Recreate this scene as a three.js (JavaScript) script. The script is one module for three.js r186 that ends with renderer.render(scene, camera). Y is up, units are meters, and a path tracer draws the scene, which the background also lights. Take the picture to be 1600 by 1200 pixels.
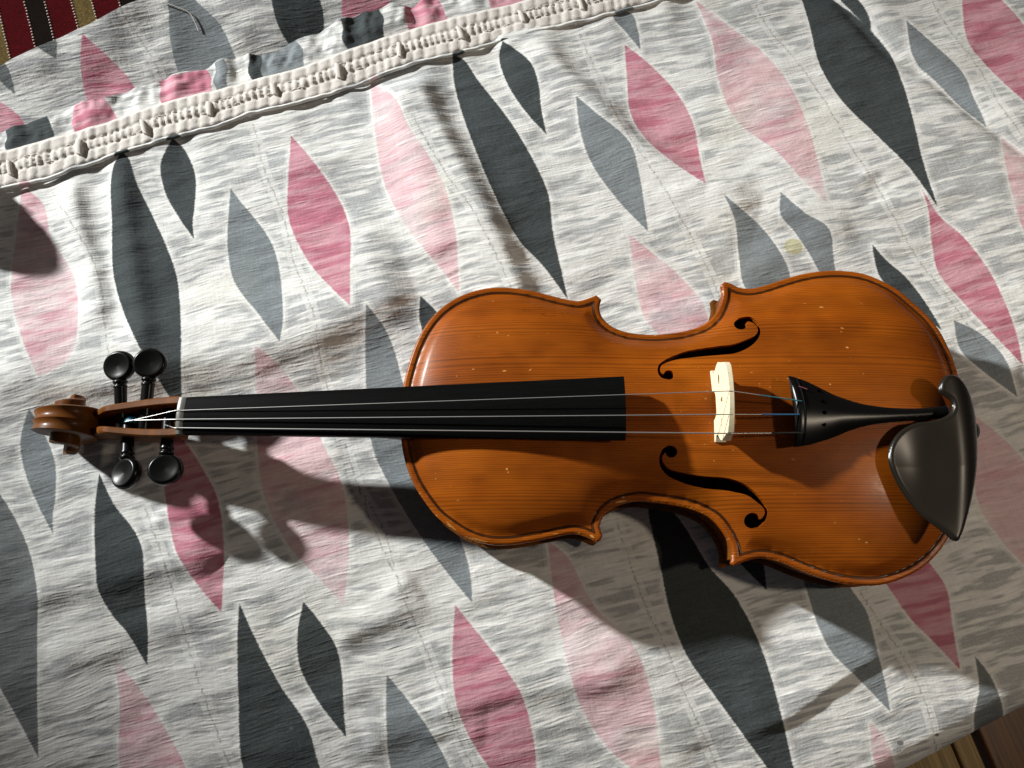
import * as THREE from 'three';
import { mergeGeometries, toCreasedNormals } from 'three/addons/utils/BufferGeometryUtils.js';
import { RoundedBoxGeometry } from 'three/addons/geometries/RoundedBoxGeometry.js';

// ---------------------------------------------------------------- camera, light, exposure
const scene = new THREE.Scene();
const V3 = (x, y, z) => new THREE.Vector3(x, y, z);
const FOCAL = 1340, REACH = 0.55, TILT = 15 * Math.PI / 180;         // a hand-held phone looking down, measured on the violin
const camera = new THREE.PerspectiveCamera(2 * Math.atan(600 / FOCAL) * 180 / Math.PI, 4 / 3, 0.02, 20);
const AIM = V3(0, 0.042, 0);
camera.position.set(0, AIM.y + REACH * Math.cos(TILT), REACH * Math.sin(TILT));
camera.up.set(0, 0, -1);
camera.lookAt(AIM);
scene.add(camera);

scene.background = new THREE.Color().setRGB(0.031, 0.031, 0.033);      // the dim room around
const key = new THREE.SpotLight(new THREE.Color().setRGB(0.98, 1, 0.985), 50);   // cool white desk lamp, low, at the far left
key.position.set(-2.33, 1.14, -1.27);
key.target.position.set(0.16, 0, 0);
key.angle = 0.192; key.penumbra = 1; key.shadow.radius = 3; key.castShadow = true;
scene.add(key, key.target);
const room = new THREE.SpotLight(new THREE.Color().setRGB(1, 0.84, 0.65), 0.58);   // warm reading lamp above the right-hand side
room.position.set(0.7, 0.76, 0.1);
room.target.position.set(0.4, 0, 0.05);
room.angle = 0.86; room.penumbra = 1; room.shadow.radius = 1.4; room.castShadow = true;
scene.add(room, room.target);

const renderer = new THREE.WebGLRenderer({ antialias: true });
renderer.toneMapping = THREE.LinearToneMapping;
renderer.toneMappingExposure = 1;
renderer.shadowMap.enabled = true;

// ---------------------------------------------------------------- measuring and building helpers
const camC = camera.position.clone(), camF = AIM.clone().sub(camC).normalize(), camR = V3(1, 0, 0), camU = new THREE.Vector3().crossVectors(camR, camF);
// place in the world of a point measured on the 1600 x 1200 photograph, for something known to be h metres up
function at(px, py, h = 0) {
  const d = camF.clone().multiplyScalar(FOCAL).addScaledVector(camR, px - 800).addScaledVector(camU, 600 - py);
  return camC.clone().addScaledVector(d, (h - camC.y) / d.y);
}
let seed = 7;
const rnd = () => ((seed = (seed * 1664525 + 1013904223) >>> 0) / 4294967296);
const clamp = (x, a = 0, b = 1) => Math.min(b, Math.max(a, x)), mix = (a, b, t) => a + (b - a) * t;
const gauss = (x) => Math.exp(-x * x);
const smooth = (a, b, x) => { const t = clamp((x - a) / (b - a)); return t * t * (3 - 2 * t); };
const TAB = new Float32Array(65536); for (let i = 0; i < 65536; i++) TAB[i] = rnd();
function noise(x, y, k = 0) {                                         // value noise 0..1
  const xi = Math.floor(x), yi = Math.floor(y), fx = x - xi, fy = y - yi, u = fx * fx * (3 - 2 * fx), v = fy * fy * (3 - 2 * fy);
  const h = (a, b) => TAB[((a * 73 + b * 1031 + k * 7919) ^ ((b * 419) >> 3)) & 65535];
  return mix(mix(h(xi, yi), h(xi + 1, yi), u), mix(h(xi, yi + 1), h(xi + 1, yi + 1), u), v);
}
const fbm = (x, y, k = 0) => noise(x, y, k) * .5 + noise(x * 2.1 + 5, y * 2.1, k + 1) * .3 + noise(x * 4.3, y * 4.3 + 9, k + 2) * .2;

const pairs = (a) => { const p = []; for (let i = 0; i < a.length; i += 2) p.push([a[i], a[i + 1]]); return p; };
function curve2(pts, n = 8) {                                         // smooth polyline through [x, y] points
  const c = new THREE.CatmullRomCurve3(pts.map(([x, y]) => V3(x, y, 0)), false, 'centripetal');
  return c.getPoints((pts.length - 1) * n).map((p) => [p.x, p.y]);
}
const plan = (pts, h) => pts.map(([x, y]) => { const p = at(x, y, h); return [p.x, p.z]; });

function polyDist(x, z, poly, closed) {                               // distance to a polyline; negative inside when closed
  let d = 1e9, inside = false; const n = poly.length;
  for (let i = closed ? 0 : 1, j = closed ? n - 1 : 0; i < n; j = i++) {
    const [ax, az] = poly[j], [bx, bz] = poly[i], ex = bx - ax, ez = bz - az;
    const t = clamp(((x - ax) * ex + (z - az) * ez) / (ex * ex + ez * ez + 1e-18)), qx = x - ax - t * ex, qz = z - az - t * ez, q = qx * qx + qz * qz;
    if (q < d) d = q;
    if (closed && (az > z) !== (bz > z) && x < ((bx - ax) * (z - az)) / (bz - az) + ax) inside = !inside;
  }
  return Math.sqrt(d) * (inside ? -1 : 1);
}
class Field {                                                         // a sampled function of the plan
  constructor(x0, x1, z0, z1, c, f) {
    Object.assign(this, { x0, z0, c }); this.nx = Math.ceil((x1 - x0) / c) + 1; this.nz = Math.ceil((z1 - z0) / c) + 1;
    this.a = new Float32Array(this.nx * this.nz);
    if (f) for (let j = 0; j < this.nz; j++) for (let i = 0; i < this.nx; i++) this.a[j * this.nx + i] = f(x0 + i * c, z0 + j * c);
  }
  at(x, z) {
    const gx = clamp((x - this.x0) / this.c, 0, this.nx - 1.001), gz = clamp((z - this.z0) / this.c, 0, this.nz - 1.001), i = Math.floor(gx), j = Math.floor(gz), u = gx - i, v = gz - j, k = j * this.nx + i;
    return mix(mix(this.a[k], this.a[k + 1], u), mix(this.a[k + this.nx], this.a[k + this.nx + 1], u), v);
  }
}
// a sheet or slab over the part of the plan where sdf < 0, cut out cell by cell; uvBox maps the plan to 0..1
function slab({ sdf, top, bot, box, c, uvBox = box, part = 'all', smoothNormals = false }) {
  const [x0, x1, z0, z1] = box, nx = Math.ceil((x1 - x0) / c) + 1, nz = Math.ceil((z1 - z0) / c) + 1, S = new Float32Array(nx * nz);
  for (let j = 0; j < nz; j++) for (let i = 0; i < nx; i++) { const s = sdf(x0 + i * c, z0 + j * c); S[j * nx + i] = Math.abs(s) < 1e-7 ? 1e-7 : s; }
  const P = [], tris = [], segs = [], own = new Int32Array(nx * nz).fill(-1), cut = new Map();
  const X = (k) => x0 + (k % nx) * c, Z = (k) => z0 + Math.floor(k / nx) * c;
  const vert = (k) => own[k] < 0 ? (own[k] = P.push([X(k), Z(k)]) - 1) : own[k];
  const cross = (a, b) => {
    const id = a < b ? a * 4e6 + b : b * 4e6 + a;
    if (!cut.has(id)) { const t = S[a] / (S[a] - S[b]); cut.set(id, P.push([mix(X(a), X(b), t), mix(Z(a), Z(b), t)]) - 1); }
    return cut.get(id);
  };
  const tri = (a, b, d) => {
    const v = [a, b, d], ins = v.map((k) => S[k] < 0), n = ins.filter(Boolean).length;
    if (n === 3) tris.push(vert(a), vert(b), vert(d));
    else if (n === 1) { const i = ins.indexOf(true), p = v[i], q = v[(i + 1) % 3], r = v[(i + 2) % 3], A = cross(p, q), B = cross(p, r); tris.push(vert(p), A, B); segs.push([A, B]); }
    else if (n === 2) { const i = ins.indexOf(false), p = v[i], q = v[(i + 1) % 3], r = v[(i + 2) % 3], A = cross(p, q), B = cross(p, r); tris.push(A, vert(q), vert(r), A, vert(r), B); segs.push([B, A]); }
  };
  for (let j = 0; j < nz - 1; j++) for (let i = 0; i < nx - 1; i++) { const k = j * nx + i; tri(k, k + nx, k + 1); tri(k + 1, k + nx, k + nx + 1); }
  const pos = [], nor = [], uv = [], idx = [], e = c * 1.2;
  const put = (x, y, z, n) => { pos.push(x, y, z); nor.push(...n); uv.push((x - uvBox[0]) / (uvBox[1] - uvBox[0]), 1 - (z - uvBox[2]) / (uvBox[3] - uvBox[2])); return pos.length / 3 - 1; };
  const slope = (f, x, z, s) => { const n = V3(-(f(x + e, z) - f(x - e, z)) / (2 * e), 1, -(f(x, z + e) - f(x, z - e)) / (2 * e)).normalize().multiplyScalar(s); return [n.x, n.y, n.z]; };
  if (part !== 'walls') {
    for (const [x, z] of P) put(x, top(x, z), z, smoothNormals ? [0, 1, 0] : slope(top, x, z, 1));
    idx.push(...[]); for (const t of tris) idx.push(t);
    if (part === 'all') {
      const o = P.length; for (const [x, z] of P) put(x, bot(x, z), z, slope(bot, x, z, -1));
      for (let i = 0; i < tris.length; i += 3) idx.push(o + tris[i], o + tris[i + 2], o + tris[i + 1]);
    }
  }
  if (part !== 'top') for (const [A, B] of segs) {
    const q = [A, B].map((k) => { const [x, z] = P[k], n = V3(sdf(x + e, z) - sdf(x - e, z), 0, sdf(x, z + e) - sdf(x, z - e)).normalize(); return [put(x, top(x, z), z, [n.x, 0, n.z]), put(x, bot(x, z), z, [n.x, 0, n.z])]; });
    idx.push(q[0][0], q[0][1], q[1][0], q[1][0], q[0][1], q[1][1]);
  }
  const g = new THREE.BufferGeometry();
  g.setAttribute('position', new THREE.Float32BufferAttribute(pos, 3)); g.setAttribute('normal', new THREE.Float32BufferAttribute(nor, 3)); g.setAttribute('uv', new THREE.Float32BufferAttribute(uv, 2));
  g.setIndex(idx); if (smoothNormals) g.computeVertexNormals();
  return g;
}
// three's creasing welds corners nearer than a centimetre: do it at a thousand times the size
const creased = (g, a) => { g.scale(1000, 1000, 1000); return toCreasedNormals(g, a).scale(.001, .001, .001); };
// skin over a row of closed rings, turned outside out of points
function loft(rings, { caps = true, crease = 0.6, uvScale = 1 } = {}) {
  const n = rings[0].length, pos = [], uv = [], idx = [];
  let run = 0;
  rings.forEach((r, k) => {
    if (k) run += r[0].distanceTo(rings[k - 1][0]);
    let round = 0;
    for (let i = 0; i <= n; i++) { const p = r[i % n]; if (i) round += p.distanceTo(r[i - 1]); pos.push(p.x, p.y, p.z); uv.push(run * uvScale, round * uvScale); }
  });
  const m = n + 1;
  for (let k = 0; k + 1 < rings.length; k++) for (let i = 0; i < n; i++) { const a = k * m + i; idx.push(a, a + m, a + 1, a + 1, a + m, a + m + 1); }
  if (caps) for (const [k, flip] of [[0, 0], [rings.length - 1, 1]]) {
    const r = rings[k], c = r.reduce((s, p) => s.add(p), V3(0, 0, 0)).divideScalar(n), o = pos.length / 3;
    pos.push(c.x, c.y, c.z); uv.push(0, 0); for (const p of r) { pos.push(p.x, p.y, p.z); uv.push(p.x * uvScale, p.z * uvScale); }
    for (let i = 0; i < n; i++) { const a = o + 1 + i, b = o + 1 + (i + 1) % n; flip ? idx.push(o, b, a) : idx.push(o, a, b); }
  }
  let vol = 0; const q = (i) => V3(pos[3 * i], pos[3 * i + 1], pos[3 * i + 2]), o0 = q(0);
  for (let i = 0; i < idx.length; i += 3) vol += q(idx[i]).sub(o0).dot(q(idx[i + 1]).sub(o0).cross(q(idx[i + 2]).sub(o0)));
  if (vol < 0) idx.reverse();
  const g = new THREE.BufferGeometry();
  g.setAttribute('position', new THREE.Float32BufferAttribute(pos, 3)); g.setAttribute('uv', new THREE.Float32BufferAttribute(uv, 2)); g.setIndex(idx); g.computeVertexNormals();
  return creased(g, crease);
}
const tube = (pts, r, seg = 40, round = 8) => new THREE.TubeGeometry(new THREE.CatmullRomCurve3(pts, false, 'centripetal'), seg, r, round, false);
function join(list) { return mergeGeometries(list.map((g) => { g = g.index ? g.toNonIndexed() : g; for (const k of Object.keys(g.attributes)) if (!['position', 'normal', 'uv'].includes(k)) g.deleteAttribute(k); return g; })); }
function thing(name, label, category, [x, y, z]) {
  const o = new THREE.Group(); o.name = name; o.position.set(x, y, z); o.userData = { label, category }; scene.add(o); return o;
}
function obj(name, geometry, material, parent, label) {               // geometry is given in world places; parents are only shifted
  const m = new THREE.Mesh(geometry, material); m.name = name; m.castShadow = m.receiveShadow = true;
  if (label) m.userData.label = label;
  if (parent) { parent.updateWorldMatrix(true, false); geometry.applyMatrix4(parent.matrixWorld.clone().invert()); parent.add(m); } else scene.add(m);
  return m;
}
function paint(w, h, draw, srgb = true) {
  const cv = document.createElement('canvas'); cv.width = w; cv.height = h; draw(cv.getContext('2d'), w, h);
  const t = new THREE.CanvasTexture(cv); if (srgb) t.colorSpace = THREE.SRGBColorSpace; t.wrapS = t.wrapT = THREE.RepeatWrapping; return t;
}
function perPixel(w, h, f, srgb = true) {
  return paint(w, h, (g) => {
    const im = g.createImageData(w, h), d = im.data;
    for (let y = 0, k = 0; y < h; y++) for (let x = 0; x < w; x++, k += 4) { const c = f(x, y); d[k] = c[0]; d[k + 1] = c[1]; d[k + 2] = c[2]; d[k + 3] = 255; }
    g.putImageData(im, 0, 0);
  }, srgb);
}

// ---------------------------------------------------------------- the printed cloth
const CB = [-0.5, 0.46, -0.36, 0.33];                                // plan box of the cloth print
const CW = 2048, CH = Math.round(2048 * (CB[3] - CB[2]) / (CB[1] - CB[0]));
const TAPE_LOW = [-260, 360, -100, 325, 0, 297, 75, 281, 125, 263, 187, 243, 250, 222, 337, 199, 400, 177, 475, 161, 550, 138, 600, 118, 650, 101, 712, 87, 800, 61, 875, 43, 950, 25, 1012, 8, 1100, -12, 1250, -50];
const TAPE_TOP = [-260, 306, -100, 266, 0, 240, 62, 223, 120, 207, 175, 191, 225, 173, 300, 151, 350, 140, 400, 125, 475, 106, 550, 78, 612, 57, 700, 32, 800, 8, 900, -20, 1050, -62, 1250, -110];
const FRILL_TOP = [-260, 268, -100, 232, 0, 206, 37, 195, 75, 183, 117, 166, 162, 156, 190, 145, 250, 127, 287, 115, 322, 110, 335, 100, 380, 87, 425, 84, 462, 64, 500, 50, 540, 30, 590, 20, 612, 9, 637, 12, 670, 1, 760, -25, 900, -65, 1250, -150];
const SLANT = -0.24, ca = Math.cos(SLANT), sa = Math.sin(SLANT);
// folds: crest line on the photograph, height mm, width mm to the left and to the right of its run
const FOLDS = [
  [[-80, 575, 120, 596, 300, 562, 440, 536, 560, 486, 650, 452], 8.5, 50, 21],
  [[648, 120, 662, 165, 700, 240, 752, 335, 800, 440, 835, 530], 8, 12, 36],
  [[830, 60, 880, 120, 930, 168, 1000, 238, 1105, 292, 1190, 315], 5.6, 11, 30],
  [[1290, -20, 1392, 82, 1452, 118, 1542, 192, 1640, 262], -3.2, 5, 6],
  [[1330, -30, 1430, 72, 1500, 118, 1580, 176, 1680, 250], 3.5, 30, 10],
  [[1165, 1150, 1240, 1118, 1300, 1072, 1400, 1010, 1480, 996, 1640, 964], 3.2, 34, 5],
  [[20, 945, 150, 906, 230, 884, 340, 868], 3.4, 20, 10], [[60, 1040, 200, 1000, 340, 940], 2, 16, 9],
  [[670, 1118, 760, 1094, 850, 1076, 1010, 1062], 2.8, 22, 7], [[520, 1000, 600, 960, 660, 920], 2.8, 16, 9],
  [[188, 255, 200, 350, 214, 440, 240, 560], 3.6, 9, 12], [[112, 280, 128, 360, 150, 430, 165, 520], 3.6, 7, 12],
  [[615, 150, 650, 250, 676, 340, 690, 410], 2.2, 12, 18], [[1150, 440, 1240, 378, 1330, 345], 1.6, 20, 14],
  [[560, 1165, 660, 1140, 760, 1150], 2, 14, 8], [[250, 790, 300, 830, 345, 880], 2, 10, 12],
  [[880, 1000, 1000, 1090, 1100, 1190], 1.6, 10, 14], [[1100, 300, 1200, 330, 1300, 320], 1.3, 18, 13],
  [[380, 760, 470, 730, 540, 700], 1.5, 12, 8], [[1430, 560, 1520, 580, 1600, 570], 2, 10, 10],
].map(([p, h, l, r]) => { const c = plan(curve2(pairs(p), 4), 0); return { c, h: h / 1000, l: l / 1000, r: r / 1000, x0: Math.min(...c.map((q) => q[0])) - .13, x1: Math.max(...c.map((q) => q[0])) + .13, z0: Math.min(...c.map((q) => q[1])) - .13, z1: Math.max(...c.map((q) => q[1])) + .13 }; });
const BUMPS = [[1352, 272, 1.2, 8], [1370, 287, -1.3, 7], [1330, 300, .9, 10], [622, 915, 1.1, 9], [642, 930, -1, 7], [505, 540, .6, 12]].map(([x, y, h, w]) => { const p = at(x, y, 0); return [p.x, p.z, h / 1000, w / 1000]; });
const tapeLow = plan(curve2(pairs(TAPE_LOW), 6), 0), tapeTop = plan(curve2(pairs(TAPE_TOP), 6), 0), frillTop = plan(curve2(pairs(FRILL_TOP), 6), 0);
const lineZ = (poly, x) => { for (let i = 1; i < poly.length; i++) if (x <= poly[i][0]) { const [ax, az] = poly[i - 1], [bx, bz] = poly[i]; return mix(az, bz, (x - ax) / (bx - ax)); } return poly[poly.length - 1][1]; };
const EDGE = [at(1432, 1188, 0), at(1600, 1094, 0)];                  // the seat edge over which the cloth hangs
const edgeN = V3(-(EDGE[1].z - EDGE[0].z), 0, EDGE[1].x - EDGE[0].x).normalize();
const overEdge = (x, z) => (x - EDGE[0].x) * edgeN.x + (z - EDGE[0].z) * edgeN.z;
const humpSpot = at(-97, 310, 0), shadowHump = (x, z) => .046 * Math.exp(-((((x - humpSpot.x) / .026) ** 2 + ((z - humpSpot.z) / .030) ** 2) ** 2));   // unseen hump added outside the picture, shaped to cast a shadow at left
function clothY(x, z) {
  let y = shadowHump(x, z);
  for (const f of FOLDS) {
    if (x < f.x0 || x > f.x1 || z < f.z0 || z > f.z1) continue;
    let best = 1e9, side = 1, along = 0; const n = f.c.length;
    for (let i = 1; i < n; i++) {
      const [ax, az] = f.c[i - 1], [bx, bz] = f.c[i], ex = bx - ax, ez = bz - az, t = clamp(((x - ax) * ex + (z - az) * ez) / (ex * ex + ez * ez)), qx = x - ax - t * ex, qz = z - az - t * ez, q = qx * qx + qz * qz;
      if (q < best) { best = q; side = ex * (z - az) - ez * (x - ax); along = (i - 1 + t) / (n - 1); }
    }
    const w = side > 0 ? f.r : f.l;
    y += 1.2 * f.h * Math.exp(-best / (w * w)) * smooth(0, .16, along + .04) * smooth(0, .16, 1.04 - along);
  }
  for (const [bx, bz, h, w] of BUMPS) { const q = ((x - bx) ** 2 + (z - bz) ** 2) / (w * w); if (q < 9) y += h * Math.exp(-q); }
  const s = x * ca + z * sa, t = z - lineZ(tapeLow, x);               // gathers under the tape
  if (t < .12) y += .0032 * (noise(s / .016, 2 + t * 6, 50) - .42) * Math.exp(-Math.max(t, 0) / .034) + .0012 * gauss((t - .006) / .01);
  y += .005 * (fbm(x / .11, z / .09, 51) - .5) + .0035 * (fbm((x * ca + z * sa) / .07, (z * ca - x * sa) / .026, 52) - .5) + .0009 * (fbm((x * ca + z * sa) / .03, (z * ca - x * sa) / .011, 56) - .5);
  y -= .55 * Math.max(0, z - .07) ** 2;
  y -= .19 * Math.max(0, z - .08) * Math.max(0, -x + .05);           // sinks towards the near left, a slope shaped to dim the cloth there
  const d = overEdge(x, z);
  if (d > -.006) { const q = d + .006; y -= q < .018 ? q * q / .018 : .018 + (q - .018) * 3; }
  return y;
}
const farY = (x, z) => shadowHump(x, z) - .007 + .30 * Math.max(0, lineZ(tapeTop, x) - .012 - z) + .007 * (fbm(x / .07, z / .05, 60) - .5) + .0012 * Math.sin((x * .5 + z) / .012 + 5 * noise(x * 12, z * 12, 61)) * smooth(.3, .7, noise(x * 20, z * 20, 62));
const onCloth = (px, py) => { let p = at(px, py, 0); for (let i = 0; i < 4; i++) p = at(px, py, clamp(clothY(p.x, p.z), -.03, .02)); return p; };
const onFar = (px, py) => { let p = at(px, py, 0); for (let i = 0; i < 5; i++) p = at(px, py, farY(p.x, p.z)); return p; };
let printOn = onCloth;
const toPrint = (px, py) => { const p = printOn(px, py); return [(p.x - CB[0]) / (CB[1] - CB[0]) * CW, (p.z - CB[2]) / (CB[3] - CB[2]) * CH]; };
const LEAVES = [                                                      // kind, top tip, left side, bottom tip, right side, measured on the photograph
  ['D', [190, 236], [178, 258, 173, 290, 175, 345, 177, 425, 192, 484, 219, 544, 252, 600], [286, 650], [283, 600, 282, 495, 276, 432, 259, 383, 238, 337, 213, 285, 201, 248]],
  ['D', [269, 216], [251, 257, 259, 302, 280, 340], [303, 373], [301, 348, 304, 320, 305, 274, 287, 232]],
  ['G', [360, 294], [356, 390, 367, 442, 402, 488], [437, 534], [442, 495, 427, 386, 371, 309]],
  ['P', [455, 212], [450, 285, 451, 341, 479, 404, 518, 450], [547, 477], [547, 425, 546, 355, 528, 309, 486, 248]],
  ['Q', [579, 128], [586, 200, 601, 287, 633, 350, 689, 420], [717, 456], [713, 375, 699, 305, 675, 252, 640, 200, 615, 151]],
  ['D', [707, 85], [710, 130, 724, 182, 752, 256, 780, 319, 811, 375, 850, 417], [887, 467], [878, 427, 864, 364, 857, 305, 836, 256, 797, 190, 745, 123, 726, 95]],
  ['D', [785, 64], [780, 91, 794, 133, 822, 175], [854, 210], [846, 172, 841, 130, 829, 98, 801, 74]],
  ['G', [900, 150], [906, 200, 923, 252, 965, 312], [1013, 362], [1007, 322, 997, 263, 983, 221, 930, 175]],
  ['P', [976, 70], [980, 125, 985, 175, 1005, 212, 1050, 252], [1103, 287], [1094, 250, 1085, 200, 1067, 160, 1037, 122, 1005, 92]],
  ['G', [955, 15], [960, 30, 978, 50], [1001, 78], [997, 50, 987, 22]],
  ['Q', [1087, 0], [1113, 63, 1124, 130, 1152, 189, 1215, 238, 1250, 276], [1292, 316], [1278, 252, 1257, 182, 1229, 126, 1190, 80, 1131, 35]],
  ['D', [1235, -60], [1250, -10, 1264, 35, 1281, 101, 1313, 154, 1372, 213, 1421, 262], [1465, 323], [1442, 252, 1428, 192, 1411, 133, 1390, 84, 1348, 35, 1299, -2]],
  ['D', [1290, -30], [1313, 0, 1335, 22], [1362, 50], [1358, 28, 1341, 0]],
  ['G', [1416, 32], [1428, 91, 1462, 127, 1500, 166], [1541, 198], [1535, 180, 1523, 157, 1505, 115, 1460, 70]],
  ['P', [1500, -50], [1503, 0, 1512, 63, 1540, 101, 1600, 157], [1680, 215], [1660, 130, 1602, 42, 1565, 0]],
  ['Q', [1565, 215], [1572, 260, 1584, 310, 1600, 360], [1650, 420], [1660, 340, 1640, 280]],
  ['G', [1131, 303], [1148, 343, 1155, 402, 1165, 450], [1230, 500], [1235, 440, 1229, 413, 1194, 360]],
  ['G', [1220, 300], [1220, 336, 1240, 360, 1264, 395, 1285, 432], [1320, 470], [1306, 425, 1302, 402, 1295, 357, 1257, 332]],
  ['D', [1363, 382], [1367, 407, 1375, 432, 1410, 470], [1472, 516], [1457, 490, 1437, 460, 1412, 430, 1385, 407]],
  ['P', [1441, 296], [1450, 325, 1457, 387, 1467, 427, 1500, 467, 1550, 520], [1598, 570], [1587, 517, 1560, 450, 1537, 410, 1500, 365, 1470, 340]],
  ['Q', [35, 290], [25, 372, 18, 460, 35, 530], [60, 590], [108, 558, 122, 495, 115, 432, 80, 372, 68, 320]],
  ['P', [230, 640], [250, 700, 258, 770, 275, 860, 310, 915], [346, 957], [348, 920, 350, 860, 340, 780, 318, 735, 280, 680]],
  ['Q', [398, 540], [400, 610, 402, 690, 412, 770, 450, 850, 500, 905], [537, 945], [545, 860, 535, 760, 505, 695, 470, 620, 430, 565]],
  ['G', [572, 474], [571, 540, 580, 690, 610, 760, 680, 870], [738, 942], [735, 900, 722, 850, 690, 780, 650, 690, 630, 600, 605, 520]],
  ['D', [657, 462], [656, 500, 680, 560], [720, 600], [712, 560, 690, 498]],
  ['G', [45, 638], [32, 690, 40, 740, 60, 790], [83, 834], [82, 810, 87, 770, 85, 720, 65, 670]],
  ['D', [155, 740], [148, 800, 150, 890, 153, 920, 175, 960, 200, 990], [230, 1040], [231, 990, 226, 930, 222, 860, 210, 830, 178, 788]],
  ['M', [-40, 720], [-60, 850, -40, 1000, 0, 1074, 24, 1116], [60, 1184], [58, 1095, 58, 990, 58, 927, 45, 860, 14, 794]],
  ['Q', [180, 1030], [187, 1095, 189, 1200, 230, 1300], [300, 1360], [320, 1280, 290, 1200, 273, 1165, 224, 1084]],
  ['D', [374, 943], [371, 1004, 373, 1095, 380, 1200, 420, 1290], [500, 1380], [540, 1300, 500, 1200, 479, 1133, 437, 1070, 395, 990]],
  ['D', [474, 940], [465, 990, 469, 1042, 497, 1095], [541, 1152], [537, 1112, 534, 1053, 525, 1011, 500, 972]],
  ['G', [604, 1054], [604, 1130, 611, 1200, 650, 1280], [720, 1360], [730, 1290, 702, 1200, 670, 1140, 635, 1091]],
  ['P', [711, 945], [707, 1025, 712, 1095, 730, 1144, 765, 1200], [835, 1275], [838, 1220, 835, 1165, 817, 1091, 786, 1039, 744, 986]],
  ['Q', [856, 845], [866, 930, 884, 1025, 912, 1112, 954, 1172, 985, 1200], [1060, 1290], [1052, 1260, 1034, 1200, 1020, 1095, 989, 1007, 929, 948, 887, 871]],
  ['D', [1008, 760], [1015, 810, 1035, 900, 1045, 948, 1061, 997, 1078, 1032, 1120, 1091, 1194, 1193], [1262, 1290], [1255, 1250, 1240, 1200, 1222, 1123, 1201, 1046, 1180, 990, 1145, 927, 1110, 888, 1060, 810]],
  ['D', [1130, 800], [1150, 870, 1166, 890], [1198, 922], [1192, 880, 1170, 830]],
  ['G', [1230, 800], [1245, 870, 1260, 920, 1278, 976, 1299, 1018, 1337, 1056], [1391, 1112], [1383, 1067, 1369, 1011, 1355, 958, 1330, 920, 1285, 850]],
  ['P', [1340, 800], [1360, 870, 1390, 920, 1425, 969, 1453, 997], [1500, 1046], [1495, 1018, 1488, 976, 1479, 920, 1460, 890, 1410, 830]],
  ['M', [1524, 1026], [1530, 1077, 1522, 1123, 1530, 1165], [1545, 1200], [1568, 1150, 1566, 1105, 1547, 1056]],
  ['Q', [1360, 1130], [1363, 1170, 1370, 1200], [1400, 1240], [1396, 1190, 1380, 1150]],
  ['Q', [1508, 640], [1520, 720, 1530, 790, 1570, 850], [1640, 920], [1660, 820, 1600, 720, 1550, 670]],
  ['G', [1490, 500], [1500, 545, 1530, 575], [1590, 620], [1570, 560, 1530, 520]],  // grey shadow on the cloth, painted in with the print
  ['Q', [983, 366], [992, 430, 1010, 500], [1090, 570], [1105, 490, 1060, 430, 1025, 400]],
];
const FAR_LEAVES = [
  ['P', [128, 52], [126, 95, 134, 150], [160, 200], [215, 160, 205, 128, 165, 85]],
  ['G', [250, -60], [262, 0, 266, 60, 278, 110], [310, 170], [385, 120, 370, 95, 345, 40, 305, 0]],
  ['D', [410, -60], [424, 0, 434, 38, 452, 70], [490, 110], [506, 40, 500, 0, 480, -40]],
  ['M', [40, 60], [62, 76], [88, 92], [86, 60]],
  ['M', [-30, 60], [0, 125], [24, 148], [12, 106]],
  ['P', [-40, 140], [-30, 190], [20, 230], [38, 195, 10, 165]],
  ['P', [530, -60], [534, 0, 536, 28], [570, 60], [610, 20, 595, -20]],
];
const FRILL_LEAVES = [                                                // leaf pieces cut by the gathered heading: kind, four corners
  ['D', [8, 203, 75, 182, 86, 222, 16, 242]], ['P', [116, 167, 162, 154, 186, 188, 118, 208]], ['P', [248, 127, 322, 108, 332, 145, 255, 166]],
  ['D', [391, 84, 412, 80, 416, 124, 396, 128]], ['G', [408, 86, 462, 64, 476, 108, 414, 124]], ['D', [533, 33, 592, 18, 602, 64, 547, 82]],
  ['P', [632, 11, 680, -4, 704, 36, 642, 54]], ['P', [760, -25, 830, -50, 850, 0, 770, 20]], ['G', [336, 100, 352, 96, 356, 138, 340, 142]],
];
const VEINS = [                                                       // pale seams with dark dashes between the rows of leaves
  [75, 290, 150, 420, 165, 520, 175, 600, 190, 700], [395, 190, 415, 270, 440, 330, 460, 410, 490, 490, 500, 560, 540, 700, 590, 840, 640, 940], [640, 170, 690, 260, 740, 330, 790, 430, 830, 520],
  [905, 50, 930, 110, 955, 165, 995, 230, 1035, 290, 1075, 360, 1110, 430, 1140, 500], [1180, 5, 1205, 50, 1240, 90, 1290, 160, 1330, 230, 1360, 275, 1400, 345, 1430, 400, 1470, 450, 1520, 520, 1560, 590],
  [1455, 0, 1490, 55, 1525, 100, 1560, 160, 1600, 215], [190, 15, 215, 55, 240, 95, 252, 125], [225, 790, 250, 860, 275, 940, 300, 1030, 330, 1120, 360, 1200, 380, 1260],
  [560, 760, 600, 830, 625, 920, 660, 1000, 690, 1080, 720, 1160, 760, 1240], [960, 800, 985, 880, 1010, 950, 1040, 1010, 1060, 1060, 1095, 1140, 1130, 1220], [1340, 920, 1380, 980, 1420, 1040, 1450, 1110, 1465, 1180],
];
const leafPath = (g, L) => {
  const [, t, l, b, r] = L, left = curve2([t, ...pairs(l), b]), right = curve2([b, ...pairs(r), t]);
  g.beginPath(); [...left, ...right].forEach(([x, y], i) => { const q = toPrint(x, y); i ? g.lineTo(...q) : g.moveTo(...q); }); g.closePath();
};
const KIND = { D: '#ff0000', G: '#00ff00', P: '#0000ff', Q: '#000078', M: '#908800' };
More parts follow.
